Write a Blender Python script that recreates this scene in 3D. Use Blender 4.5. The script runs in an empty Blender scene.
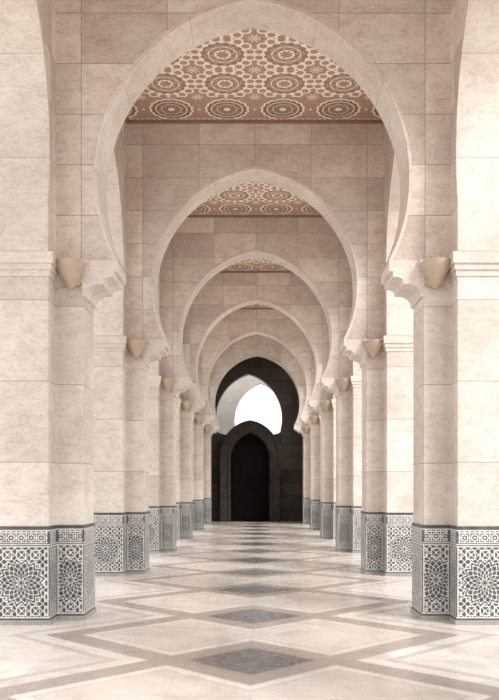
import bpy, math
from mathutils import Vector
scene = bpy.context.scene
col = scene.collection
PI = math.pi

# ------------------------------------------------------------------ node expression helper
class E:
    def __init__(s, nt, sock): s.nt=nt; s.s=sock
    def _m(s, op, *a):
        n=s.nt.nodes.new('ShaderNodeMath'); n.operation=op
        for i,v in enumerate((s,)+a):
            if isinstance(v,E): s.nt.links.new(v.s, n.inputs[i])
            else: n.inputs[i].default_value=v
        return E(s.nt,n.outputs[0])
    def __add__(s,o): return s._m('ADD',o)
    __radd__=__add__
    def __sub__(s,o): return s._m('SUBTRACT',o)
    def __rsub__(s,o): return s._m('MULTIPLY',-1.0)._m('ADD',o)
    def __mul__(s,o): return s._m('MULTIPLY',o)
    __rmul__=__mul__
    def __truediv__(s,o): return s._m('DIVIDE',o)
    def abs(s): return s._m('ABSOLUTE')
    def mod(s,o): return s._m('FLOORED_MODULO',o)
    def floor(s): return s._m('FLOOR')
    def lt(s,o): return s._m('LESS_THAN',o)
    def gt(s,o): return s._m('GREATER_THAN',o)
    def sin(s): return s._m('SINE')
    def cos(s): return s._m('COSINE')
    def sqrt(s): return s._m('SQRT')
    def atan2(s,o): return s._m('ARCTAN2',o)
    def mx(s,o): return s._m('MAXIMUM',o)
    def mn(s,o): return s._m('MINIMUM',o)
    def inv(s): return 1.0-s
    def band(s,a,b): return s.gt(a)*s.lt(b)

def newmat(name, rough=0.6, spec=0.4):
    m=bpy.data.materials.new(name); m.use_nodes=True
    nt=m.node_tree; b=nt.nodes['Principled BSDF']
    b.inputs['Roughness'].default_value=rough
    b.inputs['Specular IOR Level'].default_value=spec
    return m,nt,b
def mix(nt,f,a,b,mode='MIX'):
    n=nt.nodes.new('ShaderNodeMix'); n.data_type='RGBA'; n.blend_type=mode
    if isinstance(f,E): nt.links.new(f.s,n.inputs[0])
    elif isinstance(f,(int,float)): n.inputs[0].default_value=f
    else: nt.links.new(f,n.inputs[0])
    for i,v in ((6,a),(7,b)):
        if isinstance(v,tuple): n.inputs[i].default_value=(v[0],v[1],v[2],1)
        else: nt.links.new(v,n.inputs[i])
    return n.outputs[2]
def noise(nt,scale,detail=6,rough=0.6,vec=None,dist=0.0,stretch=None):
    n=nt.nodes.new('ShaderNodeTexNoise'); n.inputs['Scale'].default_value=scale
    n.inputs['Detail'].default_value=detail; n.inputs['Roughness'].default_value=rough
    n.inputs['Distortion'].default_value=dist
    if vec is None:
        g=nt.nodes.new('ShaderNodeNewGeometry'); vec=g.outputs['Position']
    if stretch:
        mp=nt.nodes.new('ShaderNodeMapping'); mp.inputs['Scale'].default_value=stretch
        nt.links.new(vec,mp.inputs[0]); vec=mp.outputs[0]
    nt.links.new(vec,n.inputs['Vector'])
    return n.outputs['Fac']
def ramp(nt,fac,stops):
    r=nt.nodes.new('ShaderNodeValToRGB'); nt.links.new(fac.s if isinstance(fac,E) else fac,r.inputs[0])
    e=r.color_ramp.elements
    e[0].position=stops[0][0]; e[0].color=(*stops[0][1],1)
    e[1].position=stops[1][0]; e[1].color=(*stops[1][1],1)
    for p,c in stops[2:]:
        q=e.new(p); q.color=(*c,1)
    return r.outputs[0]
def uvxy(nt):
    t=nt.nodes.new('ShaderNodeTexCoord'); s=nt.nodes.new('ShaderNodeSeparateXYZ')
    nt.links.new(t.outputs['UV'],s.inputs[0]); return E(nt,s.outputs[0]),E(nt,s.outputs[1]),t.outputs['UV']
def posxy(nt):
    g=nt.nodes.new('ShaderNodeNewGeometry'); s=nt.nodes.new('ShaderNodeSeparateXYZ')
    nt.links.new(g.outputs['Position'],s.inputs[0]); return E(nt,s.outputs[0]),E(nt,s.outputs[1]),E(nt,s.outputs[2])

def stone(name,c1,c2,bw,bh,offset=0.5,mortar=0.006,tint=0.5,joint=(0.30,0.23,0.19),rough=0.55,fr=2):
    m,nt,b=newmat(name,rough,0.3)
    u,v,uv=uvxy(nt)
    oi=nt.nodes.new('ShaderNodeObjectInfo')
    v2=v+((E(nt,oi.outputs['Random'])*11.0).floor())*(bh*4.0)
    u2=u+((E(nt,oi.outputs['Random'])*37.0).floor())*(bw*3.0)
    cx=nt.nodes.new('ShaderNodeCombineXYZ'); nt.links.new(u2.s,cx.inputs[0]); nt.links.new(v2.s,cx.inputs[1])
    br=nt.nodes.new('ShaderNodeTexBrick'); nt.links.new(cx.outputs[0],br.inputs['Vector'])
    br.offset=offset; br.offset_frequency=fr
    br.inputs['Scale'].default_value=1; br.inputs['Brick Width'].default_value=bw
    br.inputs['Row Height'].default_value=bh; br.inputs['Mortar Size'].default_value=mortar
    br.inputs['Mortar Smooth'].default_value=0.1; br.inputs['Bias'].default_value=0.0
    br.inputs['Color1'].default_value=(*c1,1); br.inputs['Color2'].default_value=(*c2,1)
    br.inputs['Mortar'].default_value=(*joint,1)
    # per-slab shift of the veining so it breaks at the joints
    g=nt.nodes.new('ShaderNodeNewGeometry')
    sh=nt.nodes.new('ShaderNodeVectorMath'); sh.operation='MULTIPLY_ADD'
    nt.links.new(br.outputs['Color'],sh.inputs[0]); sh.inputs[1].default_value=(40,55,25); nt.links.new(g.outputs['Position'],sh.inputs[2])
    P=sh.outputs[0]
    n1=noise(nt,0.9,3,0.5,dist=0.4)
    n2=noise(nt,4.5,14,0.82,vec=P,dist=0.4,stretch=(1,1,2.0))
    n3=noise(nt,30,6,0.8,stretch=(1,1,1.8))
    n4=noise(nt,1.7,14,0.74,vec=P,dist=1.3,stretch=(1,1,1.7))
    n6=noise(nt,1.1,5,0.6,vec=P)
    c=mix(nt,1.0,br.outputs['Color'],ramp(nt,n1,[(0.3,(0.93,0.92,0.91)),(0.7,(1.05,1.05,1.05))]),'MULTIPLY')
    c=mix(nt,tint,c,ramp(nt,n6,[(0.38,(0.86,0.80,0.77)),(0.62,(1.06,1.07,1.07))]),'MULTIPLY')
    c=mix(nt,tint,c,ramp(nt,n2,[(0.34,(0.62,0.54,0.49)),(0.46,(0.93,0.91,0.89)),(0.60,(1.10,1.10,1.10))]),'MULTIPLY')
    vein=((E(nt,n4)-0.5).abs())
    c=mix(nt,tint,c,ramp(nt,vein,[(0.0,(0.66,0.58,0.53)),(0.012,(1,1,1))]),'MULTIPLY')
    c=mix(nt,0.6,c,ramp(nt,n3,[(0.36,(0.55,0.48,0.43)),(0.46,(1,1,1))]),'MULTIPLY')
    nt.links.new(c,b.inputs['Base Color'])
    bp=nt.nodes.new('ShaderNodeBump'); bp.inputs['Strength'].default_value=0.25; bp.inputs['Distance'].default_value=0.01
    h=E(nt,n3)*0.4+E(nt,br.outputs['Fac'])*(-1.0)
    nt.links.new(h.s,bp.inputs['Height']); nt.links.new(bp.outputs[0],b.inputs['Normal'])
    return m

M_wall = stone('travertine_ashlar',(0.79,0.72,0.668),(0.59,0.522,0.478),1.02,0.60,offset=0.0,tint=0.65,mortar=0.0045,joint=(0.37,0.315,0.28))
M_pier = stone('travertine_pier',(0.75,0.70,0.658),(0.65,0.598,0.553),9.0,0.93,offset=0.0,tint=0.6,mortar=0.005,joint=(0.40,0.35,0.31))
M_cap  = stone('travertine_capital',(0.74,0.69,0.645),(0.69,0.64,0.595),5.0,3.0,offset=0,tint=0.4)
M_soff = stone('travertine_soffit',(0.73,0.675,0.628),(0.65,0.595,0.55),1.1,3.0,offset=0,tint=0.55,mortar=0.004,joint=(0.44,0.39,0.35))
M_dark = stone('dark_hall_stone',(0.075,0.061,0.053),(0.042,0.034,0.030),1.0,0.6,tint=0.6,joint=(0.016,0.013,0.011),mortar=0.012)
M_grey = stone('pale_exterior_stone',(0.50,0.48,0.455),(0.45,0.43,0.405),1.0,0.6,tint=0.3,joint=(0.4,0.38,0.36))

# zellige dado
def zellige():
    m,nt,b=newmat('zellige_tile',0.3,0.5)
    u_,v,uv=uvxy(nt)
    isn=u_.gt(5.0)
    u=u_-isn*10.0
    edge=(isn*(-0.1605)+0.324)-u.abs()
    vv=v-0.48
    r=(u*u+vv*vv).sqrt(); th=vv.atan2(u)
    a16=2*PI/16; a8=2*PI/8
    tri=((th/a16).mod(1.0)-0.5).abs()*2.0
    tri8=((th/a8).mod(1.0)-0.5).abs()*2.0
    zig=r+tri*0.05
    zag=r-tri*0.05+0.015
    l1=((zig/0.078).mod(1.0)).lt(0.18)
    l2=((zag/0.078).mod(1.0)).lt(0.18)
    petals=(r+(tri-0.5)*0.06).band(0.175,0.20)*(tri.lt(0.5))
    inner=(l1.mx(l2))*(r.gt(0.07)).mx(petals)
    star=(r+(tri8-0.5)*0.04).band(0.030,0.054)
    inner=inner.mx(star)
    g=0.080
    d1=((u+v)/g).mod(1.0); d2=((u-v)/g).mod(1.0)
    corner=(d1.lt(0.17)).mx(d2.lt(0.17))
    q2=g*2
    sq=((u+q2/2).mod(q2)-q2/2).abs().mx(((v+q2/2).mod(q2)-q2/2).abs())
    corner=corner.mx(sq.band(0.044,0.057)).mx(sq.lt(0.015))
    rs=r+(tri-0.5)*0.055
    inside=rs.lt(0.250)
    lite=inner*inside+corner*(inside.inv())
    lite=lite.mx(rs.band(0.250,0.266))
    lite=lite*(rs.band(0.230,0.248).inv())
    q=0.115
    fu=(u+q/2).mod(q)-q/2; fv=(v-0.995+q/2).mod(q)-q/2
    fs=fu.abs().mx(fv.abs()); fd=(fu.abs()+fv.abs())*0.72
    s8=fs.mn(fd)
    frl=s8.band(0.024,0.038).mx(fs.band(0.050,0.058)).mx(s8.lt(0.011))
    fz=v.band(0.935,1.07)
    lite=lite*(fz.inv())+frl*fz
    lines=v.band(0.900,0.935).mx(v.band(1.085,1.2)).mx(v.lt(0.075)).mx(edge.lt(0.022))
    light=v.band(0.912,0.925).mx(v.band(1.070,1.085)).mx(v.band(0.075,0.090)).mx(v.band(0.886,0.900)).mx(edge.band(0.011,0.024)*v.band(0.075,0.900))
    lite=(lite*(lines.inv())).mx(light)
    n=noise(nt,9,4,0.6)
    lc=ramp(nt,n,[(0.3,(0.54,0.53,0.51)),(0.7,(0.70,0.69,0.67))])
    dc=ramp(nt,n,[(0.3,(0.040,0.042,0.050)),(0.7,(0.105,0.107,0.116))])
    nt.links.new(mix(nt,lite,dc,lc),b.inputs['Base Color'])
    return m
M_zel=zellige()

def ceilmat():
    m,nt,b=newmat('painted_cedar_ceiling',0.6,0.2)
    x,y,uv=uvxy(nt)
    PX,PY=0.98,0.90
    def layer(ox,oy):
        px=(x+ox+PX/2).mod(PX)-PX/2; py=(y+oy+PY/2).mod(PY)-PY/2
        return px,py,(px*px+py*py).sqrt(),py.atan2(px)
    px,py,r,th=layer(PX/2,0.0)
    row=(((y+PY/2)/PY).floor().abs()).gt(1.5)
    a=2*PI/16
    r=r*(0.87+row*0.27)
    t=((th/a).mod(1.0)-0.5)*a*r
    rad=r-0.375
    rho=(t*t+rad*rad).sqrt()
    cheq=(((th/a).floor()+(r/0.055).floor()).mod(2.0))
    n=noise(nt,14,5,0.7)
    rust=ramp(nt,n,[(0.3,(0.38,0.235,0.18)),(0.7,(0.50,0.34,0.275))])
    cream=(0.86,0.795,0.715)
    px2,py2,r2,th2=layer(0.0,PY/2)
    c2=r2+(th2*8.0).cos()*0.03
    bgl=c2.band(0.05,0.08).mx(c2.lt(0.025))
    px3,py3,r3,th3=layer(PX/2,PY/2)
    px4,py4,r4,th4=layer(0.0,0.0)
    bgl=bgl.mx(r3.lt(0.03)).mx(r4.lt(0.03))
    col_=mix(nt,bgl*0.85,rust,cream)
    big_=mix(nt,(r.lt(0.375)).mx(rho.lt(0.084)),col_,cream)
    big_=mix(nt,rho.lt(0.052),big_,(0.44,0.29,0.215))
    big_=mix(nt,(r+(th*16.0).cos()*0.014).lt(0.290),big_,(0.33,0.215,0.16))
    big_=mix(nt,(r.band(0.13,0.25)*cheq)*0.6,big_,(0.62,0.50,0.37))
    big_=mix(nt,r.band(0.185,0.20),big_,cream)
    big_=mix(nt,r.lt(0.115),big_,cream)
    big_=mix(nt,(r+(th*8.0).cos()*0.015).lt(0.082),big_,rust)
    sm=mix(nt,(r+(th*16.0).cos()*0.012).lt(0.440),col_,cream)
    sm=mix(nt,(r+(th*16.0).cos()*0.012).lt(0.395),sm,(0.27,0.175,0.13))
    sm=mix(nt,r.band(0.30,0.325),sm,cream)
    sm=mix(nt,(r.band(0.10,0.28)*cheq)*0.5,sm,(0.50,0.37,0.27))
    sm=mix(nt,r.band(0.19,0.205).mx(r.lt(0.07)),sm,cream)
    col_=mix(nt,row,big_,sm)
    X=2.33; Yh=2.24
    e=((x.abs()-X)*-1.0).mn((y.abs()-Yh)*-1.0)
    bd=e.lt(0.09)
    bx=(((x+y)/0.1).mod(1.0)-0.5).abs().lt(0.18)
    col_=mix(nt,bd,col_,rust)
    col_=mix(nt,(e.band(0.05,0.07)*bx).mx(e.band(0.078,0.09)),col_,cream)
    nt.links.new(col_,b.inputs['Base Color'])
    return m
M_ceil=ceilmat()

def floormat():
    m,nt,b=newmat('inlaid_marble_floor',0.28,0.5)
    x,y,z=posxy(nt)
    P=2.55
    yc=(y-9.91+P/2).mod(P)-P/2
    ax=x.abs()
    L=ax+yc.abs()
    R0=2.02; hw=0.19
    ya=((y-8.635+P).mod(2*P)-P).abs(); yb=((y-8.635).mod(2*P)-P).abs()
    LA=ax+ya; LB=ax+yb
    da=(LA-R0).abs(); db=(LB-R0).abs()
    dm=da.mn(db)
    bands=dm.lt(hw)
    edge=dm.band(hw,hw+.022).mx(da.band(hw-.02,hw)*db.lt(hw))
    dark=L.lt(0.58)
    rim=L.band(0.61,0.635)
    ia=LA.lt(R0); ib=LB.lt(R0)
    one=(ia-ib).abs()
    inset=one*dm.gt(0.38)
    insl=one*dm.band(0.35,0.40)
    outz=(LA.mn(LB)-(R0+0.52)).abs().lt(0.07)*(ax.lt(3.0))
    n1=noise(nt,1.3,9,0.66,dist=1.4); n2=noise(nt,7,9,0.72,dist=2.0)
    wn=nt.nodes.new('ShaderNodeTexWhiteNoise'); wn.noise_dimensions='2D'
    cx=nt.nodes.new('ShaderNodeCombineXYZ'); sa=(x/(P/4)).floor(); sb=((y-9.91)/(P/4)).floor()
    nt.links.new(sa.s,cx.inputs[0]); nt.links.new(sb.s,cx.inputs[1]); nt.links.new(cx.outputs[0],wn.inputs['Vector'])
    cream=ramp(nt,n1,[(0.28,(0.56,0.49,0.44)),(0.46,(0.73,0.675,0.625)),(0.72,(0.82,0.775,0.735))])
    cream=mix(nt,1.0,cream,ramp(nt,wn.outputs['Value'],[(0.0,(0.90,0.88,0.86)),(1.0,(1.04,1.04,1.04))]),'MULTIPLY')
    taupe=ramp(nt,n2,[(0.3,(0.33,0.275,0.24)),(0.7,(0.46,0.395,0.35))])
    dk=ramp(nt,n2,[(0.3,(0.095,0.087,0.084)),(0.50,(0.17,0.156,0.150)),(0.70,(0.35,0.325,0.31))])
    side_c=ramp(nt,n1,[(0.3,(0.54,0.465,0.41)),(0.7,(0.69,0.62,0.56))])
    c=mix(nt,inset*0.55,cream,side_c)
    c=mix(nt,(insl*0.4).mx(outz*0.55),c,taupe)
    c=mix(nt,bands,c,taupe)
    c=mix(nt,edge.mx(rim)*0.45,c,(0.27,0.22,0.19))
    c=mix(nt,dark,c,dk)
    j=(x.mod(P/4).lt(0.007)).mx((y-9.91).mod(P/4).lt(0.009))
    c=mix(nt,j*0.25,c,(0.25,0.2,0.17))
    nt.links.new(c,b.inputs['Base Color'])
    rr=E(nt,n1)*0.2+0.17
    nt.links.new(rr.s,b.inputs['Roughness'])
    return m
M_floor=floormat()

def simple(name,c,rough=0.5,nscale=12,var=0.2,spec=0.4):
    m,nt,b=newmat(name,rough,spec)
    n=noise(nt,nscale,6,0.65)
    nt.links.new(ramp(nt,n,[(0.3,tuple(k*(1-var) for k in c)),(0.7,tuple(min(1,k*(1+var)) for k in c))]),b.inputs['Base Color'])
    return m
M_sconce=simple('sandstone_sconce',(0.50,0.395,0.305),0.6,var=0.1)
M_plinth=simple('grey_marble_plinth',(0.34,0.315,0.295),0.35)
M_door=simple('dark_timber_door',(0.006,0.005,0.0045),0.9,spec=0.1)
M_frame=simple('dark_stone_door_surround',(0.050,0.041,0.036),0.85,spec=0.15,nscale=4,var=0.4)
M_trim=simple('painted_cedar_moulding',(0.29,0.18,0.135),0.6)
M_roof=simple('roof_slab_stone',(0.5,0.42,0.36),0.8)

# ------------------------------------------------------------------ mesh helpers
class MB:
    def __init__(s): s.v=[]; s.f=[]; s.uv=[]
    def quad(s,pts,uvs=None):
        pts=[Vector(p) for p in pts]
        i=len(s.v); s.v+= [tuple(p) for p in pts]; s.f.append(tuple(range(i,i+len(pts))))
        if uvs is None:
            n=Vector((0,0,0))
            for k in range(len(pts)):
                a=pts[k]; b2=pts[(k+1)%len(pts)]; n+=a.cross(b2)
            ax=max(range(3),key=lambda k:abs(n[k]))
            uvs=[(p.y,p.z) if ax==0 else ((p.x,p.z) if ax==1 else (p.x,p.y)) for p in pts]
        s.uv+=list(uvs)
    def box(s,a,b):
        x0,y0,z0=a; x1,y1,z1=b
        s.quad([(x0,y0,z0),(x1,y0,z0),(x1,y0,z1),(x0,y0,z1)])
        s.quad([(x1,y1,z0),(x0,y1,z0),(x0,y1,z1),(x1,y1,z1)])
        s.quad([(x0,y1,z0),(x0,y0,z0),(x0,y0,z1),(x0,y1,z1)])
        s.quad([(x1,y0,z0),(x1,y1,z0),(x1,y1,z1),(x1,y0,z1)])
        s.quad([(x0,y0,z1),(x1,y0,z1),(x1,y1,z1),(x0,y1,z1)])
        s.quad([(x0,y1,z0),(x1,y1,z0),(x1,y0,z0),(x0,y0,z0)])
    def prism(s,poly,z0,z1,caps=True,centre=False):
        n=len(poly); t=0
        for k in range(n):
            a=poly[k]; b=poly[(k+1)%n]; d=math.hypot(b[0]-a[0],b[1]-a[1])
            if centre:
                o=10.0 if d<0.5 else 0.0; u0,u1=o-d/2,o+d/2
            else: u0,u1=t,t+d
            t+=d
            s.quad([(a[0],a[1],z0),(b[0],b[1],z0),(b[0],b[1],z1),(a[0],a[1],z1)],[(u0,z0),(u1,z0),(u1,z1),(u0,z1)])
        if caps:
            s.quad([(p[0],p[1],z1) for p in poly]); s.quad([(p[0],p[1],z0) for p in reversed(poly)])
    def mesh(s,name,mat,merge=True,smooth=False):
        me=bpy.data.meshes.new(name); me.from_pydata(s.v,[],s.f)
        ul=me.uv_layers.new(name='UVMap')
        for i,c in enumerate(s.uv): ul.data[i].uv=c
        import bmesh
        bm=bmesh.new(); bm.from_mesh(me)
        if merge: bmesh.ops.remove_doubles(bm,verts=bm.verts,dist=1e-5)
        bmesh.ops.recalc_face_normals(bm,faces=bm.faces)
        bm.to_mesh(me); bm.free()
        if smooth:
            for p in me.polygons: p.use_smooth=True
        me.materials.append(mat); return me
def obj(name,me,loc=(0,0,0),parent=None,**kw):
    o=bpy.data.objects.new(name,me); o.location=loc
    if parent: o.parent=parent
    for k,v in kw.items(): o[k]=v
    col.objects.link(o); return o
def bevel(o,w,seg=2):
    m=o.modifiers.new('Bevel','BEVEL'); m.width=w; m.segments=seg; m.limit_method='ANGLE'; m.angle_limit=math.radians(40)

# ------------------------------------------------------------------ dimensions
S=5.1; Y0=9.91; CX=2.65; HW=0.31; ARM=0.325
ZC0,ZC1=3.80,4.26; ZCEIL=8.23
def py(i): return Y0+S*(i-1)     # pier centre y, i=0..6
NP=7

def cross(off=0.0):
    h=HW+off; a=HW+ARM+off
    return [(-a,-h),(-h,-h),(-h,-a),(h,-a),(h,-h),(a,-h),(a,h),(h,h),(h,a),(-h,a),(-h,h),(-a,h)]

b=MB(); b.prism(cross(),0.0,ZC0+0.3); me_shaft=b.mesh('shaft',M_pier)
b=MB(); b.prism(cross(0.014),0.05,1.127,centre=True); me_dado=b.mesh('tile_dado',M_zel)
b=MB(); b.prism(cross(0.030),0.0,0.055); me_pl=b.mesh('plinth',M_plinth)
# capital
b=MB()
b.prism(cross(0.060),4.13,ZC1)
b.prism(cross(0.036),4.06,4.13)
b.prism(cross(0.016),3.99,4.06)
prof=[(0,3.83),(0.03,3.83),(0.03,3.86)]
for k in range(9):
    t=k/8*PI/2
    prof.append((0.03+0.17*(1-math.cos(t)),3.86+0.12*math.sin(t)))
prof+=[(0.235,3.98),(0.235,4.01)]
for k in range(6):
    t=k/5*PI/2
    prof.append((0.235+0.10*(1-math.cos(t)),4.01+0.055*math.sin(t)))
prof+=[(0.36,4.065),(0.36,4.13),(0.405,4.13),(0.405,ZC1),(0,ZC1)]
base=HW+ARM
for (dx,dy) in ((1,0),(-1,0)):
    w=HW+0.02
    def P(r,side,z): 
        return (dx*(base+r)+(-dy)*side*w, dy*(base+r)+dx*side*w, z)
    n=len(prof)
    for k in range(n):
        p=prof[k]; q=prof[(k+1)%n]
        b.quad([P(p[0],-1,p[1]),P(q[0],-1,q[1]),P(q[0],1,q[1]),P(p[0],1,p[1])])
    for sd in (-1,1):
        for k in range(n-1):
            p=prof[k]; q=prof[k+1]
            if abs(p[1]-q[1])<1e-6: continue
            b.quad([P(-0.01,sd,p[1]),P(p[0],sd,p[1]),P(q[0],sd,q[1]),P(-0.01,sd,q[1])])
me_cap=b.mesh('capital',M_cap)

def build_pier(x,y):
    e=bpy.data.objects.new('stone_pier',None); e.location=(x,y,0); e.empty_display_size=0.3
    col.objects.link(e)
    e['label']='cross-shaped travertine pier with grey and white mosaic tile base'
    e['category']='pier'; e['group']='travertine piers of the arcade'
    s=obj('shaft',me_shaft,parent=e); bevel(s,0.012)
    d=obj('tile_dado',me_dado,parent=e,label='grey and white geometric zellige tile cladding')
    obj('plinth',me_pl,parent=e,label='thin grey marble plinth')
    c=obj('capital',me_cap,parent=e,label='moulded travertine capital with curved corbels')
for i in range(NP):
    for sx in (-1,1): build_pier(sx*CX,py(i))

# ------------------------------------------------------------------ arches
def curve(R,c,zc,zf,N=48,off=0.0,stilt=None):
    """half intrados points (x>0) from foot to apex"""
    Rp=R+c+off
    z_=stilt if stilt else zf
    a0=-math.asin((zc-z_)/Rp); a1=math.acos(c/Rp)
    p=[(Rp*math.cos(a0+(a1-a0)*k/N)-c, zc+Rp*math.sin(a0+(a1-a0)*k/N)) for k in range(N+1)]
    if stilt: p=[(p[0][0],zf)]+p
    return p
def arch_meshes(name,R,c,zc,W,T,ztop,mat,matS,zf=ZC1,stilt=None):
    pts=curve(R,c,zc,zf,stilt=stilt)
    b=MB()
    for sgn in (-1,1):
        for yy in (-T/2,T/2):
            for k in range(len(pts)-1):
                (x0,z0),(x1,z1)=pts[k],pts[k+1]
                b.quad([(sgn*W,yy,z0),(sgn*x0,yy,z0),(sgn*x1,yy,z1),(sgn*W,yy,z1)])
            b.quad([(sgn*W,yy,pts[-1][1]),(0,yy,pts[-1][1]),(0,yy,ztop),(sgn*W,yy,ztop)])
        b.quad([(sgn*W,-T/2,zf),(sgn*W,T/2,zf),(sgn*pts[0][0],T/2,zf),(sgn*pts[0][0],-T/2,zf)])
        for k in range(len(pts)-1):
            (x0,z0),(x1,z1)=pts[k],pts[k+1]
            b.quad([(sgn*x0,-T/2,z0),(sgn*x0,T/2,z0),(sgn*x1,T/2,z1),(sgn*x1,-T/2,z1)])
            b.quad([(sgn*W,-T/2,z0),(sgn*W,T/2,z0),(sgn*W,T/2,z1),(sgn*W,-T/2,z1)])
        b.quad([(sgn*W,-T/2,pts[-1][1]),(sgn*W,T/2,pts[-1][1]),(sgn*W,T/2,ztop),(sgn*W,-T/2,ztop)])
        b.quad([(sgn*W,-T/2,ztop),(sgn*W,T/2,ztop),(0,T/2,ztop),(0,-T/2,ztop)])
    wall=b.mesh(name,mat)
    # lining
    q=curve(R,c,zc,zf,off=-0.035,stilt=stilt); b=MB(); t=T/2+0.010
    o2=curve(R,c,zc,zf,off=0.004,stilt=stilt)
    for sgn in (-1,1):
        arc=0
        for k in range(len(q)-1):
            (x0,z0),(x1,z1)=q[k],q[k+1]; (X0,Z0),(X1,Z1)=o2[k],o2[k+1]
            d=math.hypot(x1-x0,z1-z0)
            b.quad([(sgn*x0,-t,z0),(sgn*x0,t,z0),(sgn*x1,t,z1),(sgn*x1,-t,z1)],[(arc,0),(arc,1),(arc+d,1),(arc+d,0)])
            for yy in (-t,t):
                b.quad([(sgn*x0,yy,z0),(sgn*X0,yy,Z0),(sgn*X1,yy,Z1),(sgn*x1,yy,z1)],[(arc,0),(arc,.05),(arc+d,.05),(arc+d,0)])
                b.quad([(sgn*X0,yy,Z0),(sgn*X1,yy,Z1),(sgn*X1,yy*0.9,Z1),(sgn*X0,yy*0.9,Z0)],[(arc,0),(arc+d,0),(arc+d,.05),(arc,.05)])
            arc+=d
    lin=b.mesh(name+'_lining',matS)
    return wall,lin
TW=2*HW-0.02
me_tw,me_tl=arch_meshes('transverse_arch',1.885,0.28,5.25,CX-HW,TW,ZCEIL,M_wall,M_soff)
me_lw,me_ll=arch_meshes('side_arch',1.96,0.20,5.4,S/2,2*HW,ZCEIL,M_wall,M_soff,stilt=4.85)
for i in range(0,NP):
    a=obj('horseshoe_arch',me_tw,(0,py(i),0),label='pointed horseshoe travertine arch spanning the walkway',category='arch',group='arches spanning the walkway')
    obj('soffit_lining',me_tl,parent=a,label='smooth pale stone soffit band')
for i in range(NP-1):
    for sx in (-1,1):
        a=obj('arcade_arch',me_lw,(sx*CX,(py(i)+py(i+1))/2,0),label='travertine horseshoe arch opening to the outdoors beside the walkway',category='arch',group='arches along the walkway sides')
        a.rotation_euler=(0,0,PI/2)
        obj('soffit_lining',me_ll,parent=a,label='smooth pale stone soffit band')

# ------------------------------------------------------------------ ceiling
for i in range(NP-1):
    y0=py(i)+TW/2; y1=py(i+1)-TW/2; yc=(y0+y1)/2; X=CX-HW
    b=MB()
    b.quad([(-X,y0,ZCEIL),(X,y0,ZCEIL),(X,y1,ZCEIL),(-X,y1,ZCEIL)],[(-X,y0-yc),(X,y0-yc),(X,y1-yc),(-X,y1-yc)])
    obj('ceiling',b.mesh('ceiling',M_ceil),kind='structure')
    b=MB()
    z0,z1=ZCEIL-0.05,ZCEIL+0.002; w_=0.045
    b.box((-X,y0,z0),(X,y0+w_,z1)); b.box((-X,y1-w_,z0),(X,y1,z1))
    b.box((-X,y0+w_,z0),(-X+w_,y1-w_,z1)); b.box((X-w_,y0+w_,z0),(X,y1-w_,z1))
    obj('trim_%d'%(i+1),b.mesh('trim',M_trim,merge=False),kind='structure')
b=MB(); b.box((-3.3,py(0)-0.6,ZCEIL+0.01),(3.3,py(6)+4.5,ZCEIL+0.5))
obj('ceiling_roof',b.mesh('roof',M_roof),kind='structure')

# ------------------------------------------------------------------ floor
b=MB(); b.box((-40,-30,-0.2),(40,80,0.0))
obj('floor',b.mesh('floor',M_floor),kind='structure')

# ------------------------------------------------------------------ sconces
b=MB(); bp=MB()
N=28; rp=[(0.002,0.0),(0.022,0.004),(0.042,0.026),(0.070,0.070),(0.100,0.118),(0.130,0.166),(0.157,0.214),(0.177,0.256),(0.186,0.288),(0.186,0.300),(0.170,0.300),(0.12,0.20),(0.0,0.16)]
for k in range(len(rp)-1):
    for a in range(N):
        t0=PI+PI*a/N; t1=PI+PI*(a+1)/N
        (r0,z0),(r1,z1)=rp[k],rp[k+1]
        f=1.35
        p=[(r0*math.cos(t0),r0*math.sin(t0)*f,z0),(r0*math.cos(t1),r0*math.sin(t1)*f,z0),(r1*math.cos(t1),r1*math.sin(t1)*f,z1),(r1*math.cos(t0),r1*math.sin(t0)*f,z1)]
        if r1==0: p=p[:3]
        b.quad(p)
me_sb=b.mesh('bowl',M_sconce,smooth=False)
for pl in me_sb.polygons:
    pl.use_smooth = pl.center.z<0.26 and abs(pl.normal.z)<0.9
bp.box((-0.10,-0.004,0.04),(0.10,0.05,0.24)); me_sp=bp.mesh('back_plate',M_sconce)
for i in range(1,NP):
    for sx in (-1,1):
        e=bpy.data.objects.new('half_bowl_sconce',None); e.location=(sx*2.148,py(i)-HW-0.060,3.91); col.objects.link(e)
        e['label']='tan half-bowl uplight sconce fixed to the pier capital'; e['category']='light fixture'; e['group']='half-bowl sconces on the piers'
        obj('bowl',me_sb,parent=e); obj('back_plate',me_sp,parent=e)

# ------------------------------------------------------------------ far end
def opening_wall(name,xc,pts,T,x0,x1,z0,z1,mat):
    b=MB(); zf=pts[0][1]
    for sgn,xe in ((-1,x0-xc),(1,x1-xc)):
        for yy in (0,T):
            b.quad([(xe,yy,z0),(0,yy,z0),(0,yy,zf),(xe,yy,zf)])
            for k in range(len(pts)-1):
                (a,za),(d,zd)=pts[k],pts[k+1]
                b.quad([(xe,yy,za),(sgn*a,yy,za),(sgn*d,yy,zd),(xe,yy,zd)])
            b.quad([(xe,yy,pts[-1][1]),(0,yy,pts[-1][1]),(0,yy,z1),(xe,yy,z1)])
        b.quad([(sgn*pts[0][0],0,zf),(sgn*pts[0][0],T,zf),(0,T,zf),(0,0,zf)])
        for k in range(len(pts)-1):
            (a,za),(d,zd)=pts[k],pts[k+1]
            b.quad([(sgn*a,0,za),(sgn*a,T,za),(sgn*d,T,zd),(sgn*d,0,zd)])
    return b.mesh(name,mat)
YB=37.9
pb=[(0.75,4.02),(1.10,4.06),(1.35,4.12),(1.48,4.20)]+curve(1.55,0.60,4.85,4.30)
obj('wall_back',opening_wall('wall_back',-0.385,pb,0.5,-3.3,3.3,0,ZCEIL,M_dark),(-0.385,YB,0),kind='structure')
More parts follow.
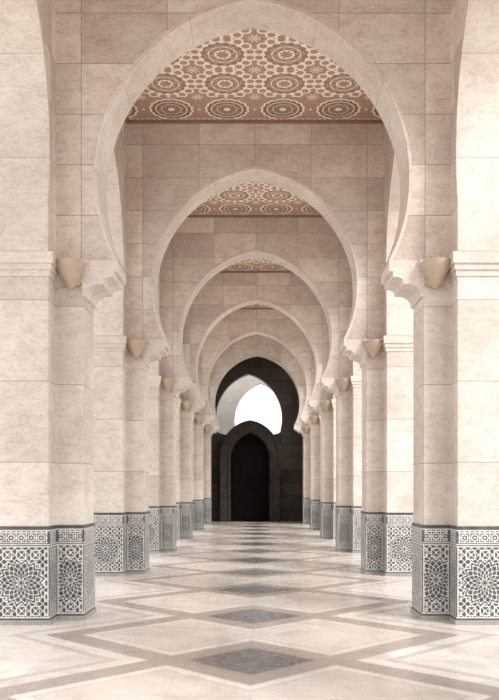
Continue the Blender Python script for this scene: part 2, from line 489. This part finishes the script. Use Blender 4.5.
b=MB(); b.box((-3.3,py(6)+0.7,0),(-3.0,YB,ZCEIL)); obj('wall_left',b.mesh('wl',M_dark),kind='structure')
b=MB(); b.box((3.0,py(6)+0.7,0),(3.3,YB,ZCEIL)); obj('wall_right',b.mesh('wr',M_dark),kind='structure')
po=curve(1.38,0.70,5.15,4.9); po=[(po[0][0],2.0)]+po
obj('wall_outer',opening_wall('wall_outer',0.18,po,0.7,-3.3,3.3,0,8.9,M_grey),(0.18,42.6,0),kind='structure')

# door portal
def arch_poly(hw,c,zc):
    p=curve(hw,c,zc,zc-0.001,N=20)
    return [(hw,0)]+p+[(-x,z) for x,z in reversed(p[:-1])]+[(-hw,0)]
e=bpy.data.objects.new('door_1',None); e.location=(-0.33,YB-0.04,0); col.objects.link(e); e['kind']='structure'
def ring(outer,inner,y0,y1,mat,name):
    b=MB(); n=len(outer)
    for k in range(n-1):
        a,b2,c2,d=outer[k],outer[k+1],inner[k+1],inner[k]
        for yy in (y0,y1): b.quad([(a[0],yy,a[1]),(b2[0],yy,b2[1]),(c2[0],yy,c2[1]),(d[0],yy,d[1])])
        b.quad([(a[0],y0,a[1]),(b2[0],y0,b2[1]),(b2[0],y1,b2[1]),(a[0],y1,a[1])])
        b.quad([(d[0],y0,d[1]),(c2[0],y0,c2[1]),(c2[0],y1,c2[1]),(d[0],y1,d[1])])
    return b.mesh(name,mat)
O=arch_poly(1.38,0.22,3.12); I=arch_poly(0.90,0.35,2.92)
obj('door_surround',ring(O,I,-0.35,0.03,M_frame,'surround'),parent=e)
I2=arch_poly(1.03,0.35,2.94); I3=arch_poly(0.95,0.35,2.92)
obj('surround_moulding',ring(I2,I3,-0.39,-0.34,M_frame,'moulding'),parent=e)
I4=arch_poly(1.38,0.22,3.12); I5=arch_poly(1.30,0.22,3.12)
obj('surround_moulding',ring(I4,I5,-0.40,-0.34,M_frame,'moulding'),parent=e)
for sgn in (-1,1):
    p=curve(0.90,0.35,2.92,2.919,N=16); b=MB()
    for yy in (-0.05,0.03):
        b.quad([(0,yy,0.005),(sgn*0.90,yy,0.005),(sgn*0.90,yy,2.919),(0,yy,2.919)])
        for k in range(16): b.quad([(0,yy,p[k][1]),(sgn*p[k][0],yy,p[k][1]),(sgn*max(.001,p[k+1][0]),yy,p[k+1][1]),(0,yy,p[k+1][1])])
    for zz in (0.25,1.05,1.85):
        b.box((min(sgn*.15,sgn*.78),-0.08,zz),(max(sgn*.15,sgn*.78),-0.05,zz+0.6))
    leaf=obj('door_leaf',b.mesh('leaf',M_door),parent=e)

# ------------------------------------------------------------------ light
w=bpy.data.worlds.new('World'); scene.world=w; w.use_nodes=True
bg=w.node_tree.nodes['Background']; bg.inputs[0].default_value=(1.0,0.985,0.97,1); bg.inputs[1].default_value=1.75
sl=bpy.data.lights.new('sun','SUN'); sl.energy=2.9; sl.angle=math.radians(20); sl.color=(1,0.97,0.94)
so=bpy.data.objects.new('sun',sl); col.objects.link(so)
d=Vector((-0.62,0.60,-0.60)); so.rotation_euler=d.to_track_quat('-Z','Y').to_euler(); so.location=(20,-10,20)

scene.view_settings.view_transform='Standard'

cam=bpy.data.cameras.new('camera'); co=bpy.data.objects.new('camera',cam); col.objects.link(co)
co.location=(0.063,0,1.565); co.rotation_euler=(PI/2,0,0)
cam.sensor_fit='VERTICAL'; cam.sensor_height=36; cam.lens=810/700*36
cam.shift_y=138/700; cam.shift_x=-9/700
cam.clip_end=300
scene.camera=co
